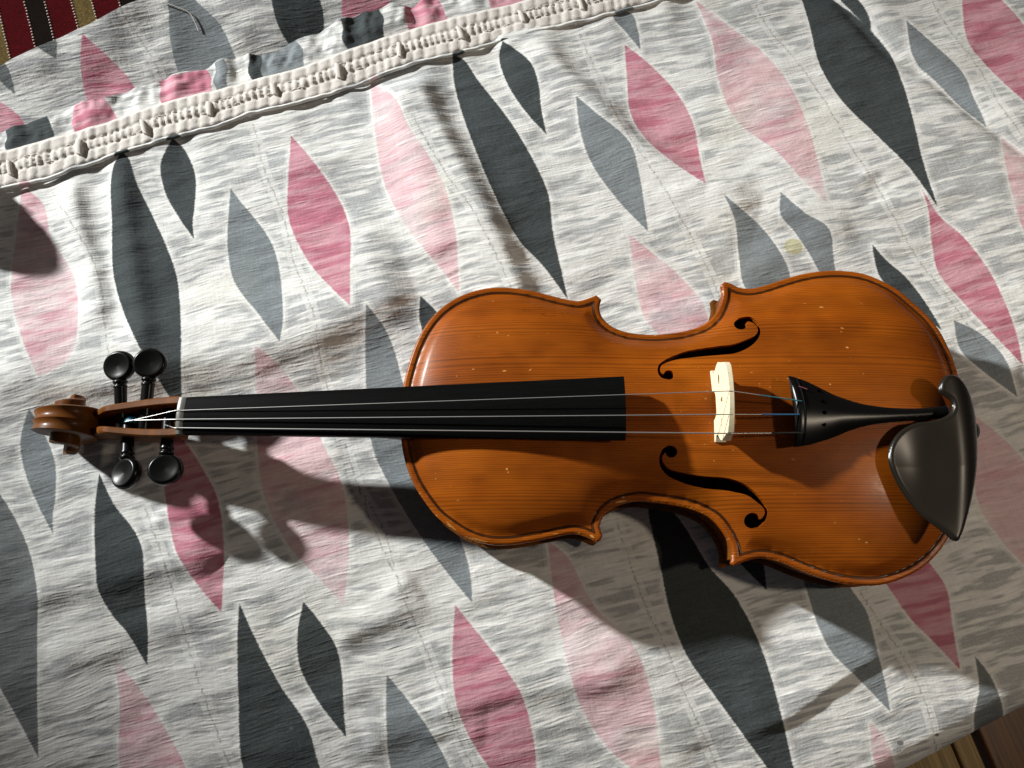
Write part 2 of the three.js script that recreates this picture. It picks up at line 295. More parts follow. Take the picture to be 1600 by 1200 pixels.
function layer(draw) { const cv = document.createElement('canvas'); cv.width = CW; cv.height = CH; const g = cv.getContext('2d'); g.fillStyle = '#000'; g.fillRect(0, 0, CW, CH); draw(g); return g.getImageData(0, 0, CW, CH).data; }
const route = (g, pts) => pts.forEach(([x, y], i) => { const q = toPrint(x, y); i ? g.lineTo(...q) : g.moveTo(...q); });
const inks = layer((g) => {
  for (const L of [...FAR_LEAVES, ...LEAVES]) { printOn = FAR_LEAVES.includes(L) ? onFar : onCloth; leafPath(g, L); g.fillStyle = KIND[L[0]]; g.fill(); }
  printOn = (x, y) => at(x, y, 0);
  g.save(); g.beginPath(); route(g, [...pairs(FRILL_TOP), ...pairs(TAPE_LOW).reverse()]); g.closePath(); g.clip(); g.fillStyle = '#000'; g.fillRect(0, 0, CW, CH);
  for (const [k, p] of FRILL_LEAVES) { const q = pairs(p), bow = (a, b, n) => curve2([a, [mix(a[0], b[0], .35) + n * (2 + rnd() * 5), mix(a[1], b[1], .35)], [mix(a[0], b[0], .7) + n * (rnd() * 4 - 1), mix(a[1], b[1], .7)], b]); g.beginPath(); route(g, [...bow(q[0], q[1], 0), ...bow(q[1], q[2], 1), ...bow(q[2], q[3], 0), ...bow(q[3], q[0], -1)]); g.closePath(); g.fillStyle = KIND[k]; g.fill(); }
  g.restore(); printOn = onCloth;
});
const lines = layer((g) => {                                          // red: pale outlines and seams, green: dark dashes, blue: stains
  g.lineJoin = 'round'; g.globalCompositeOperation = 'lighter';
  for (const L of LEAVES) { leafPath(g, L); g.strokeStyle = '#480000'; g.lineWidth = 16; g.stroke(); g.strokeStyle = '#600000'; g.lineWidth = 8; g.stroke(); }
  for (const v of VEINS) {
    const c = curve2(pairs(v), 24);
    g.beginPath(); route(g, c); g.strokeStyle = '#700000'; g.lineWidth = 17; g.stroke();
    for (let i = 1; i + 2 < c.length; i++) if (rnd() < .84) { const w = 1.2 + rnd() * 1.6, j = (rnd() - .5) * 3; g.beginPath(); route(g, [[c[i][0] + j, c[i][1]], [c[i + 1][0] + j, c[i + 1][1]]]); g.strokeStyle = `rgb(0,${50 + rnd() * 100 | 0},0)`; g.lineWidth = w; g.stroke(); }
  }
  const [sx, sy] = toPrint(1240, 385); g.fillStyle = '#00008c'; g.beginPath(); g.ellipse(sx, sy, 13, 12, 0, 0, 7); g.fill(); g.strokeStyle = '#000046'; g.lineWidth = 3; g.stroke();
  for (const [x, y, r] of [[1407, 1161, 3], [1464, 1148, 2], [455, 1138, 2], [1352, 1040, 2]]) { const [a, b] = toPrint(x, y); g.fillStyle = '#00ff00'; g.beginPath(); g.ellipse(a, b, r * 1.5, r, 0, 0, 7); g.fill(); }
});
const bumpField = new Uint8Array(CW * CH);
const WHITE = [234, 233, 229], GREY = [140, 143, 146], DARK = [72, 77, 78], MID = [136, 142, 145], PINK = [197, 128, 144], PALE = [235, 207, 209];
const printMap = perPixel(CW, CH, (x, y) => {
  const k = (y * CW + x) * 4, mx = x * 0.449, my = y * 0.449;          // plan millimetres
  const u = mx * ca + my * sa, v0 = -mx * sa + my * ca, v = v0 + 5 * noise(u / 34, v0 / 40, 3);
  // woven threads: long slubs both ways
  const weft = noise(u / 9, v * 1.15, 11) * .6 + noise(u / 3.2, v * 1.9, 12) * .4, warp = noise(u * 1.25, v / 7, 13), fine = noise(x * .83, y * .83, 14);
  const slub = smooth(.76, .97, noise(u / 13, v * .8, 15));
  bumpField[y * CW + x] = clamp(weft * .72 + warp * .10 + fine * .14 + slub * .4, 0, 1.25) * 204;
  // brushed grey strokes on white
  const big = fbm(u / 55, v / 26, 20), stroke = noise(u / 24, v / 2.5, 21) * .62 + noise(u / 9, v / 1.2, 22) * .38;
  let ink = smooth(.43, .69, stroke + (big - .5) * .75) * (.55 + .45 * fine);
  const pale = lines[k] / 255, dash = lines[k + 1] / 255, stain = lines[k + 2] / 255;
  ink *= 1 - clamp(pale * 1.5);
  let c = [0, 1, 2].map((i) => mix(WHITE[i], GREY[i], ink * .66));
  const jx = clamp(x + Math.round((noise(x * .9, y * .9, 41) - .5) * 2 + (noise(u / 2.2, v * 1.6, 42) - .5) * 2.2), 0, CW - 1), jy = clamp(y + Math.round((noise(x * .9, y * .9, 43) - .5) * 1.6), 0, CH - 1), ki = (jy * CW + jx) * 4;   // the dye bleeds along the threads
  const [D, G, P] = [0, 1, 2].map((i) => (inks[ki + i] + inks[k + i]) / 510);
  if (P > 0) {
    const s = smooth(.34, .74, noise(u / 24, v / 3.4, 31) * .7 + noise(u / 8, v / 1.3, 32) * .3), faint = P < .7 && P > .3;
    const deep = faint ? mix(.1, .55, s * smooth(.25, .7, fbm(u / 40, v / 30, 33))) : mix(.58, 1.06, s);
    c = c.map((q, i) => mix(q, mix(PALE[i], PINK[i], deep), faint ? Math.min(1, P * 2.1) * (.5 + .45 * smooth(.3, .6, fbm(u / 34, v / 16, 34))) : P));
  }
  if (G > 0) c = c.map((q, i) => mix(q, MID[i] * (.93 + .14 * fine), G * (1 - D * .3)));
  if (D > 0) c = c.map((q, i) => mix(q, DARK[i] * (.9 + .2 * fine), D));
  if (dash) c = c.map((q, i) => mix(q, [112, 108, 104][i], dash * .8));
  if (stain) c = c.map((q, i) => mix(q, [196, 190, 134][i], stain));
  const worn = 1 + (weft - .5) * .12 + (warp - .5) * .03 + slub * .05, tan = smooth(.62, .85, fbm(mx / 70, my / 70, 40)) * .02;
  return [clamp(c[0] * worn, 0, 255), clamp(c[1] * worn * (1 - tan * .25), 0, 255), clamp(c[2] * worn * (1 - tan), 0, 255)];
});
const weaveBump = perPixel(CW, CH, (x, y) => { const b = bumpField[y * CW + x]; return [b, b, b]; }, false);
const clothMat = new THREE.MeshPhysicalMaterial({ map: printMap, bumpMap: weaveBump, bumpScale: 0.0006, roughness: 0.95, specularIntensity: 0.2, side: THREE.DoubleSide });

const curtain = thing('curtain', 'white cotton curtain printed with grey and pink leaves, spread under the violin', 'curtain', [0, 0, 0]);
obj('fabric', slab({ sdf: (x, z) => Math.max(lineZ(tapeLow, x) - .004 - z, overEdge(x, z) - .06), top: clothY, box: [-.495, .458, -.34, .325], c: .0019, uvBox: CB, part: 'top', smoothNormals: true }), clothMat, curtain);
const farA = onFar(-40, 126), farB = onFar(215, 0), farN = V3(farB.z - farA.z, 0, -(farB.x - farA.x)).normalize();
const farEdge = (x, z) => (x - farA.x) * farN.x + (z - farA.z) * farN.z;
obj('back_panel', slab({ sdf: (x, z) => Math.max(z - lineZ(tapeLow, x) - .004, farEdge(x, z)), top: (x, z) => farY(x, z), bot: (x, z) => farY(x, z) - .0007, box: [-.495, .44, -.355, -.06], c: .0022, uvBox: CB }), clothMat, curtain, 'folded-back layer of the curtain beyond the tape');
const ruffle = (x, z) => { const s = x * ca + z * sa, t = lineZ(tapeTop, x) - z; return shadowHump(x, z) - .001 + .0052 * (noise(s / .0095, 1, 65) + .4 * noise(s / .004, t / .006, 66) - .5) * smooth(-.004, .012, t) + .0012; };
obj('heading_frill', slab({ sdf: (x, z) => Math.max(z - lineZ(tapeTop, x) - .003, lineZ(frillTop, x) - z), top: ruffle, bot: (x, z) => ruffle(x, z) - .0008, box: [-.495, .44, -.355, -.06], c: .0016, uvBox: CB }), clothMat, curtain, 'gathered frill above the tape');

// heading tape: gathered band with woven loops, drawn cords and a piped lower edge
const tapeMat = new THREE.MeshPhysicalMaterial({ color: new THREE.Color().setRGB(.80, .745, .69), roughness: .9, specularIntensity: .2, bumpScale: .0006, bumpMap: perPixel(256, 256, (x, y) => { const b = 90 + 70 * noise(x / 3, y / 1.5, 70) + 60 * noise(x / 1.5, y / 4, 71); return [b, b, b]; }, false) });
tapeMat.bumpMap.repeat.set(14, 14);
const tapeY = (x, z) => {
  const a = lineZ(tapeTop, x), b = lineZ(tapeLow, x), t = clamp((z - a) / (b - a)), s = x * ca + z * sa;
  const rows = gauss((t - .36) / .045) + gauss((t - .63) / .045), mid = smooth(.30, .38, t) * (1 - smooth(.61, .69, t));           // two drawn cords with puffed pockets between them
  const pocket = (q, k) => Math.pow(Math.abs(Math.sin(Math.PI * (q + .9 * noise(s / .021, k, 72)))), .55), puff2 = noise(s / .0095 + t, t * 2.5, 73), warp = noise(x / .0013, z / .0013, 77), lip = smooth(0, .1, t) * smooth(0, .1, 1 - t);
  return shadowHump(x, z) + .0018 + .0012 * lip + mid * .0017 * (pocket(s / .0053, 3) - .5) * (.6 + .8 * noise(s / .012, 5, 78)) + (1 - mid) * lip * .0012 * (pocket(s / .0088 + t * .5, 8) - .5) + .0013 * (puff2 - .5) + .00022 * (warp - .5) - .0009 * rows;
};
const tape = obj('heading_tape', slab({ sdf: (x, z) => Math.max(lineZ(tapeTop, x) - z, z - lineZ(tapeLow, x)), top: tapeY, bot: (x, z) => tapeY(x, z) - .0016, box: [-.495, .3, -.355, -.05], c: .0011, uvBox: [0, .2, 0, .2] }), tapeMat, curtain, 'cream gathered curtain tape');
const pipe = []; for (let x = -.49; x < .24; x += .0035) { const z = lineZ(tapeLow, x); pipe.push(V3(x, shadowHump(x, z) + .0026 + .0011 * noise(x / .006, 4, 75), z + .0011 + .0016 * (noise(x / .009, 1, 76) - .5))); }
obj('piped_edge', new THREE.TubeGeometry(new THREE.CatmullRomCurve3(pipe), 700, .0014, 7), clothMat, curtain);
{ const g = curtain.children[curtain.children.length - 1].geometry, p = g.attributes.position, uv = g.attributes.uv;                          // the piping is cut from the same print
  for (let i = 0; i < p.count; i++) uv.setXY(i, (p.getX(i) - CB[0]) / (CB[1] - CB[0]), 1 - (p.getZ(i) + .006 - CB[2]) / (CB[3] - CB[2])); }
const cordMat = new THREE.MeshStandardMaterial({ color: new THREE.Color().setRGB(.7, .66, .6), roughness: .9 });
const darkThread = new THREE.MeshStandardMaterial({ color: new THREE.Color().setRGB(.12, .11, .11), roughness: .9 });
const seam = []; for (let x = -.49; x < .24; x += .003) { const z = lineZ(tapeLow, x) - .0006; seam.push(V3(x, tapeY(x, z - .0006) + .0004, z - .0003)); }
obj('hem_stitching', new THREE.TubeGeometry(new THREE.CatmullRomCurve3(seam), 700, .00035, 5), darkThread, curtain);
const alongTape = (px, t) => { const [tx] = plan([[px, 300 - .28 * px]], 0)[0]; const x = tx; return V3(x, 0, mix(lineZ(tapeTop, x), lineZ(tapeLow, x), t)); };
const LOOPS = [-98, -42, 13, 122, 222, 325, 427, 527, 622, 717, 812, 905, 1000];
for (const px of LOOPS) {                                             // woven pocket loops, upright across the tape
  const a = alongTape(px - 3 + rnd() * 4, .3 + rnd() * .06), b = alongTape(px + 3 + rnd() * 4, .68 + rnd() * .1), ring = [], m = 9, w = .0019 + rnd() * .0008;
  for (let k = 0; k <= 10; k++) {
    const t = k / 10, c = a.clone().lerp(b, t), y = tapeY(a.x, a.z) * (1 - t) + tapeY(b.x, b.z) * t + .0004 + .0014 * Math.pow(Math.sin(Math.PI * clamp(t, .02, .98)), .45), row = [];
    for (let i = 0; i < m; i++) { const q = i / m * 2 * Math.PI; row.push(V3(c.x + Math.cos(q) * w, y + Math.sin(q) * .0013, c.z + Math.cos(q) * w * .2)); }
    ring.push(row);
  }
  const g = loft(ring, { uvScale: 5, crease: 1.2 }); const m2 = new THREE.Mesh(g, tapeMat); m2.name = 'tape_loop'; m2.castShadow = m2.receiveShadow = true; tape.add(m2);
}
{ const bits = [];                                                    // cord showing between the gathers
  for (const t of [.36, .62]) for (let px = -100; px < 1000; px += 9 + rnd() * 9) {
    if (rnd() < .55) continue;
    const a = alongTape(px, t + (rnd() - .5) * .05), b = alongTape(px + 7 + rnd() * 8, t + (rnd() - .5) * .05), y = (p) => tapeY(p.x, p.z);
    bits.push(tube([V3(a.x, y(a) - .0006, a.z), V3((a.x + b.x) / 2, Math.max(y(a), y(b)) + .0006, (a.z + b.z) / 2), V3(b.x, y(b) - .0006, b.z)], .0005, 6, 5));
  }
  const m = new THREE.Mesh(join(bits), cordMat); m.name = 'drawcord_stitches'; m.userData.kind = 'stuff'; tape.add(m); }
const thread = [[255, 5], [276, 12], [297, 22], [305, 35], [311, 50]].map(([x, y]) => { const p = onFar(x, y); return V3(p.x, farY(p.x, p.z) + .0012, p.z); });
obj('loose_thread', tube(thread, .00035, 40, 6), cordMat, curtain);

// ---------------------------------------------------------------- striped blanket and boards at the corners
{
  const u = at(38, 0, -.02).sub(at(62, 100, -.02)).normalize(), STRIPES = [['olive', -38], ['red', -5], ['black', 38], ['red', 69.5], ['olive', 111], ['red', 143], ['black', 186], ['olive', 230]];
  const INK = { olive: [96, 80, 48], red: [68, 8, 12], black: [23, 16, 12] }, edge = STRIPES.map(([, px]) => px);
  const W = 512, BX = [-.52, -.24, -.42, -.2], back = (x, z) => { const p = V3(x, -.02, z), q = at(0, 0, -.02), k = (p.x - q.x) - (p.z - q.z) * (u.x / u.z); return k / (at(100, 0, -.02).x - at(0, 0, -.02).x) * 100; };
  const map = perPixel(W, W, (x, y) => {
    const px = back(mix(BX[0], BX[1], x / W), mix(BX[2], BX[3], y / W)); let i = -1; while (i + 1 < edge.length && edge[i + 1] <= px) i++;
    const c = INK[i < 0 ? (Math.floor(px / 35) & 1 ? 'red' : 'olive') : STRIPES[i][0]], n = .75 + .5 * noise(x / 1.6, y / 1.6, 80); return c.map((v) => clamp(v * n, 0, 255));
  });
  const bump = perPixel(256, 256, (x, y) => { const b = 128 + 60 * Math.sin(y * Math.PI / 2) * (noise(x / 3, y / 8, 81)) + 50 * noise(x, y, 82); return [b, b, b]; }, false); bump.repeat.set(2, 2);
  const mat = new THREE.MeshPhysicalMaterial({ map, bumpMap: bump, bumpScale: .0004, roughness: 1, specularIntensity: .1 });
  const blanket = thing('striped_blanket', 'dark red, black and olive striped blanket with white dotted lines, beyond the curtain', 'blanket', [-.38, -.02, -.32]);
  const by = (x, z) => -.02 + .002 * (fbm(x / .05, z / .05, 83) - .5);
  obj('cloth', slab({ sdf: () => -1, top: by, box: BX, c: .003, part: 'top' }), mat, blanket);
  const dots = [], dot = new THREE.SphereGeometry(1, 8, 5);
  for (const px of edge) for (let k = -30; k < 26; k++) {
    const p = at(px, 0, -.02).addScaledVector(u, k * .0029); if (p.z > -.24 || p.x < -.5) continue;
    dots.push(dot.clone().scale(.0009, .0006, .00062).translate(p.x + (rnd() - .5) * .0004, by(p.x, p.z) + .0003, p.z + (rnd() - .5) * .0004));
  }
  obj('white_stitches', join(dots), new THREE.MeshStandardMaterial({ color: new THREE.Color().setRGB(.7, .66, .58), roughness: .9 }), blanket).userData.kind = 'stuff';
}
{
  const floor = new THREE.Group(); floor.name = 'floor'; floor.userData = { kind: 'structure', label: 'worn wooden boards below the hanging curtain edge', category: 'floor' }; floor.position.set(.4, -.16, .3); scene.add(floor);
  const tones = { tan: [142, 118, 74], brown: [92, 58, 26] };
  const woodTex = (c) => perPixel(256, 512, (x, y) => { const n = .72 + .4 * noise(x / 5, y / 60, 90) + .22 * noise(x / 1.5, y / 20, 91) - .25 * smooth(.8, 1, noise(x / 9, y / 30, 92)); return c.map((v) => clamp(v * n, 0, 255)); });
  const mats = { tan: new THREE.MeshStandardMaterial({ map: woodTex(tones.tan), roughness: .6 }), brown: new THREE.MeshStandardMaterial({ map: woodTex(tones.brown), roughness: .45 }) };
  const h = -.15, dir = at(1490, 1200, h).sub(at(1473, 1160, h)).normalize(), across = V3(dir.z, 0, -dir.x); if (across.x < 0) across.negate();
  const o = at(1530, 1165, h);
  for (const [a, b, tone] of [[-.16, -.085, 'brown'], [-.084, -.0205, 'tan'], [-.0185, -.002, 'tan'], [.0045, .08, 'brown'], [.082, .15, 'brown']]) {
    const g = new RoundedBoxGeometry(b - a, .018, .6, 2, .002); g.rotateY(Math.atan2(dir.x, dir.z));
    const c = o.clone().addScaledVector(across, (a + b) / 2); g.translate(c.x, h - .009, c.z); obj('plank', g, mats[tone], floor);
  }
}

// ---------------------------------------------------------------- the violin
const YE = .047, YB = .0135;                                         // top edge plane and back edge plane
const violin = thing('violin', 'old orange-brown violin with three strings and a dark chin rest, lying on the printed curtain', 'violin', [.1, 0, .02]);
const OUT = [
  [942, 837, 936, 846, 924, 842, 910, 836, 892, 834, 862, 840, 825, 847, 795, 851, 762, 850, 730, 840, 705, 825, 682, 807, 662, 782, 647, 758, 637, 735, 630, 710, 626, 682, 625, 645, 630, 600, 637, 572, 647, 542, 662, 512, 682, 487, 705, 469, 730, 457, 762, 449, 790, 448, 825, 452, 862, 461, 887, 467, 905, 469, 919, 465, 932, 460],
  [940, 467, 937, 480, 941, 494, 955, 508, 976, 517, 1000, 521, 1025, 522, 1055, 519, 1080, 514, 1102, 505, 1117, 491, 1126, 472, 1129, 456, 1127, 444],
  [1133, 439, 1143, 442, 1153, 447, 1170, 450, 1192, 446, 1220, 437, 1255, 427, 1292, 422, 1330, 423, 1358, 429, 1400, 449, 1425, 469, 1450, 492, 1470, 517, 1485, 547, 1496, 577, 1504, 620, 1506, 665, 1504, 720, 1499, 780, 1488, 830, 1467, 864, 1442, 887, 1411, 904, 1376, 914, 1337, 914, 1302, 908, 1257, 893, 1215, 876, 1187, 872, 1165, 877, 1148, 884],
  [1143, 880, 1145, 868, 1142, 852, 1132, 832, 1115, 812, 1092, 799, 1067, 791, 1030, 785, 1000, 782, 972, 787, 955, 795, 943, 807, 937, 822],
];
const outline = plan(OUT.flatMap((s) => curve2(pairs(s), 5)), YE);
const PB = [Math.min(...outline.map((p) => p[0])) - .004, Math.max(...outline.map((p) => p[0])) + .004, Math.min(...outline.map((p) => p[1])) - .004, Math.max(...outline.map((p) => p[1])) + .004];
const bodyF = new Field(...PB, .0006, (x, z) => polyDist(x, z, outline, true));
const bodySdf = (x, z) => bodyF.at(x, z);
// arching: a membrane blown up inside the outline
const C = .0024, arc = new Field(...PB, C), insideA = arc.a.map((_, k) => bodySdf(PB[0] + (k % arc.nx) * C, PB[2] + Math.floor(k / arc.nx) * C) < -.004 ? 1 : 0);
for (let it = 0; it < 900; it++) for (let j = 1; j < arc.nz - 1; j++) for (let i = 1; i < arc.nx - 1; i++) { const k = j * arc.nx + i; if (insideA[k]) { const v = (arc.a[k - 1] + arc.a[k + 1] + arc.a[k - arc.nx] + arc.a[k + arc.nx] + 1) / 4; arc.a[k] += 1.85 * (v - arc.a[k]); } }
const arcMax = arc.a.reduce((m, v) => Math.max(m, v), 0);
for (let k = 0; k < arc.a.length; k++) arc.a[k] = (1 - Math.exp(-1.5 * arc.a[k] / arcMax)) / (1 - Math.exp(-1.5));
const round_ = (d, r) => d < r ? r - Math.sqrt(Math.max(0, r * r - (r - d) * (r - d))) : 0;
const swell = (x, z) => { const a = arc.at(x, z); return a * smooth(-.1, .2, a); };
const plateRise = (x, z) => { const d = -bodySdf(x, z); return .0185 * swell(x, z) - .0009 * smooth(.003, .0055, d) * (1 - smooth(.007, .013, d)) - round_(Math.max(0, d), .0016); };
const topY = (x, z) => YE + plateRise(x, z);
// f-holes
function fhole(eyes, stem) {                                          // eyes [px, py, radius px], stem [px, py, width px]
  const px = (v) => v * .5 / FOCAL, E2 = eyes.map(([x, y, r]) => { const p = at(x, y, .056); return [p.x, p.z, px(r)]; }), c = [];
  const cr = new THREE.CatmullRomCurve3(stem.map(([x, y, w]) => V3(x, y, w)), false, 'centripetal').getPoints(90);
  for (const p of cr) { const q = at(p.x, p.y, .056); c.push([q.x, q.z, px(p.z) / 2]); }
  return (x, z) => {
    let d = 1e9; for (const [ex, ez, r] of E2) d = Math.min(d, Math.hypot(x - ex, z - ez) - r);
    for (let i = 1; i < c.length; i++) { const [ax, az, ar] = c[i - 1], [bx, bz, br] = c[i], ex = bx - ax, ez = bz - az, t = clamp(((x - ax) * ex + (z - az) * ez) / (ex * ex + ez * ez + 1e-14)); d = Math.min(d, Math.hypot(x - ax - t * ex, z - az - t * ez) - mix(ar, br, t)); }
    return d;
  };
}
const fUp = fhole([[1157, 507, 10.5], [1043, 589, 8.5]], [[1158, 500, 11], [1170, 499, 10], [1180, 507, 6.5], [1184, 519, 5], [1180, 529, 7], [1165, 540, 14], [1145, 548, 17], [1125, 550, 17.5], [1100, 552, 16], [1075, 555, 14], [1055, 560, 9], [1040, 566, 6], [1030, 573, 4], [1028, 583, 5], [1033, 591, 7], [1042, 593, 8]]);
const fLow = fhole([[1047, 708, 9.5], [1176, 813, 12]], [[1044, 702, 8], [1037, 705, 7], [1031, 716, 4.5], [1034, 728, 7], [1044, 738, 10], [1062, 745, 14], [1085, 751, 17], [1110, 755, 19], [1130, 757, 19.5], [1150, 762, 17.5], [1168, 770, 12], [1183, 782, 9], [1193, 793, 5.5], [1196, 802, 4.5], [1192, 813, 7], [1184, 819, 10]]);
const fBox = [at(1010, 480, .056), at(1215, 840, .056)];
const fF = new Field(fBox[0].x, fBox[1].x, fBox[0].z, fBox[1].z, .0004, (x, z) => Math.min(fUp(x, z), fLow(x, z)));
const fSdf = (x, z) => x > fBox[0].x && x < fBox[1].x && z > fBox[0].z && z < fBox[1].z ? fF.at(x, z) : 1;

// varnished spruce and maple
const PWID = 1536, PHEI = Math.round(1536 * (PB[3] - PB[2]) / (PB[1] - PB[0]));
const onPlate = (px, py, h = .055) => { const p = at(px, py, h); return [(p.x - PB[0]) / (PB[1] - PB[0]) * PWID, (p.z - PB[2]) / (PB[3] - PB[2]) * PHEI]; };
const nicks = (() => {
  const cv = document.createElement('canvas'); cv.width = PWID; cv.height = PHEI; const g = cv.getContext('2d'); g.fillStyle = '#000'; g.fillRect(0, 0, PWID, PHEI);
  const nick = (x, y, w, h, rot, a, col = 'r', hh = .055) => { const [u, v] = onPlate(x, y, hh); g.save(); g.translate(u, v); g.rotate(rot); g.fillStyle = col === 'r' ? `rgb(${a * 255 | 0},0,0)` : `rgb(0,${a * 255 | 0},0)`; g.globalCompositeOperation = 'lighter'; g.beginPath(); g.moveTo(-w, 0); for (let i = 1; i < 9; i++) { const q = Math.PI - i / 9 * 2 * Math.PI; g.lineTo(Math.cos(q) * w * (.75 + .5 * rnd()), Math.sin(q) * h * (.7 + .6 * rnd())); } g.closePath(); g.fill(); g.restore(); };
  for (const [x, y, w, h, r, a] of [[788, 584, 5, 1.6, -.15, 1], [740, 580, 3.5, 1.4, -.1, .8], [828, 583, 4.5, 1.4, -.6, .8], [777, 522, 3, 3, 0, .5], [770, 467, 3, 1.6, 0, .5], [794, 527, 3, 1.2, 0, .6], [749, 527, 2, 1, 0, .5], [714, 590, 2, 1.2, 0, .7], [655, 591, 2, 1, 0, .5], [1280, 483, 6, 1.7, .1, .9], [1255, 476, 4, 1.2, .1, .5], [1310, 518, 5, 1.6, .1, .8], [1308, 524, 4, 2, 0, .4], [1316, 549, 4, 2.4, .1, 1], [1344, 476, 3, 1.4, 0, .5], [792, 735, 3, 2.4, .8, .9], [794, 740, 2, 2, 0, .7], [680, 747, 1.5, 1.2, 0, .8], [680, 739, 1.2, 1, 0, .6], [715, 781, 4, 1.2, .1, .6], [1112, 723, 2.2, 1.3, .2, .8], [1140, 707, 4, 1.3, .1, .4], [1097, 698, 2, 1.4, 0, .6], [1232, 722, 6, 2, .4, .5], [1300, 818, 3, 1.6, 0, .5], [1340, 843, 3, 2, 0, .6], [1352, 848, 3.4, 2, 0, .8], [1236, 775, 1.6, 1, 0, .5], [1340, 590, 2, 1.2, 0, .8], [1288, 607, 2.4, 1.8, 0, 1], [1226, 570, 1.6, 1, 0, .6], [1240, 597, 1.6, 1.2, 0, .5], [1100, 616, 2, 1.3, 0, .7], [1098, 628, 3, 1.2, 0, .7], [1168, 588, 4, 1, .1, .6], [1180, 606, 3, 1, .1, .6], [1224, 598, 5, 1, .1, .7], [1196, 611, 3, 1.2, 0, .5], [1108, 612, 3, 2, 0, .5], [986, 700, 1.6, 1, 0, .4], [1045, 723, 1.6, 1, 0, .5], [957, 533, 1.6, 1, 0, .6], [855, 524, 1.6, 1, 0, .5], [1235, 494, 1.4, .8, 0, .4]]) nick(x, y, w, h, r, a);
  for (let i = 0; i < 150; i++) nick(640 + rnd() * 850, 440 + rnd() * 460, .5 + rnd() * 1.3, .4 + rnd() * .6, rnd() * 3, .2 + rnd() * .45);
  for (let i = 0; i < 46; i++) nick(1060 + rnd() * 190, 575 + rnd() * 130, .6 + rnd() * 2, .5 + rnd() * .6, rnd() * .5, .25 + rnd() * .45);       // rosin and knocks round the bridge
  for (const s of OUT) { const c = curve2(pairs(s), 10); for (const [x, y] of c) if (rnd() < (y > 640 ? .05 : .03)) nick(x + (rnd() - .5) * 3, y + (y > 640 ? -1.5 : 1.5) + (rnd() - .5) * 2, 1.2 + rnd() * 4.5, .6 + rnd() * .8, Math.atan2(s[7] - s[5], s[6] - s[4]) * 0 + (rnd() - .5) * 1.2, .3 + rnd() * .6, 'r', YE); }   // varnish knocked off the rim
  for (const [x, y, w, h, r, a] of [[970, 784, 16, 2.5, -.15, .9], [925, 838, 7, 3, .6, .8], [868, 834, 8, 1.6, -.1, .6], [745, 843, 30, 2.6, .22, .55], [705, 822, 18, 2.6, .7, .5], [1475, 853, 8, 2, -1, .9], [1462, 869, 7, 2, -.8, .7]]) nick(x, y, w, h, r, a, 'r', YE);
  for (const [x, y, w, h, a] of [[868, 486, 26, 10, .5], [825, 484, 8, 3, .6], [725, 547, 12, 4, .35], [1250, 655, 30, 12, .3], [1470, 560, 14, 26, .4], [650, 560, 8, 40, .3], [900, 500, 60, 14, .2]]) for (let i = 0; i < 22; i++) nick(x + (rnd() - .5) * w * 2, y + (rnd() - .5) * h * 2, w * .12 + rnd() * 4, h * .12 + rnd() * 1.5, 0, a * .5 * rnd(), 'g');
  return g.getImageData(0, 0, PWID, PHEI).data;
})();
const spruce = perPixel(PWID, PHEI, (x, y) => {
  const k = (y * PWID + x) * 4, mx = x / PWID * 361, my = y / PHEI * 212, w = my + 1.2 * noise(mx / 120, my / 30, 100);
  const f = w * .7 + 5 * noise(w / 11, 3, 101) + 9 * noise(w / 37, 7, 107), ring = Math.pow(.5 + .5 * Math.sin(f * 6.283), 3) * (.4 + .6 * noise(mx / 90, w * 1.1, 102)), fleck = noise(mx / 9, w * 4.2, 103), cloud = fbm(mx / 38, my / 26, 104);
  let t = .86 + .30 * (cloud - .5) + .10 * (fleck - .5) - .24 * ring + .09 * (noise(w / 7, 2, 106) - .5);
  t *= 1 - .5 * nicks[k + 1] / 255;
  const c = [184 * t, 92 * t * (.94 + .12 * cloud), 16 * t * (.8 + .4 * cloud)], n = nicks[k] / 255;
  return [mix(c[0], 226, n), mix(c[1], 176, n), mix(c[2], 108, n)];
});
const maple = perPixel(512, 512, (x, y) => { const flame = fbm(x / 16, y / 90, 110), g = noise(x / 40, y / 2, 111), t = .72 + .45 * flame + .15 * (g - .5); return [114 * t, 66 * t, 23 * t]; });
maple.repeat.set(1, 1);
const varnish = { roughness: .42, clearcoat: .17, clearcoatRoughness: .22, specularIntensity: .24 };
const dull = perPixel(512, 512, (x, y) => { const b = 150 + 80 * (fbm(x / 40, y / 30, 115) - .5) + 60 * (noise(x / 3, y / 2, 116) - .5); return [b, b, b]; }, false);
const spruceMat = new THREE.MeshPhysicalMaterial({ map: spruce, clearcoatRoughnessMap: dull, ...varnish, clearcoatRoughness: .45 });
const mapleMat = new THREE.MeshPhysicalMaterial({ map: maple, ...varnish });
const ebonyTex = perPixel(512, 256, (x, y) => { const g = noise(x / 50, y / 1.6, 120) * .6 + noise(x / 14, y / .9, 121) * .4, pore = smooth(.82, .95, noise(x / 9, y * .9, 122)); const v = 8 + 9 * g - 4 * pore; return [v, v * .99, v * .97]; });
const ebonyBump = perPixel(512, 256, (x, y) => { const v = 120 + 80 * noise(x / 26, y / 1.2, 123) - 90 * smooth(.8, .95, noise(x / 9, y * .9, 122)); return [v, v, v]; }, false);
ebonyTex.repeat.set(9, 18); ebonyBump.repeat.set(9, 18);
const boardMat = new THREE.MeshPhysicalMaterial({ map: ebonyTex, bumpMap: ebonyBump, bumpScale: .00005, roughness: .45, specularIntensity: .08 });
const ebony = new THREE.MeshPhysicalMaterial({ color: new THREE.Color().setRGB(.005, .0048, .0045), roughness: .28, specularIntensity: .55 });
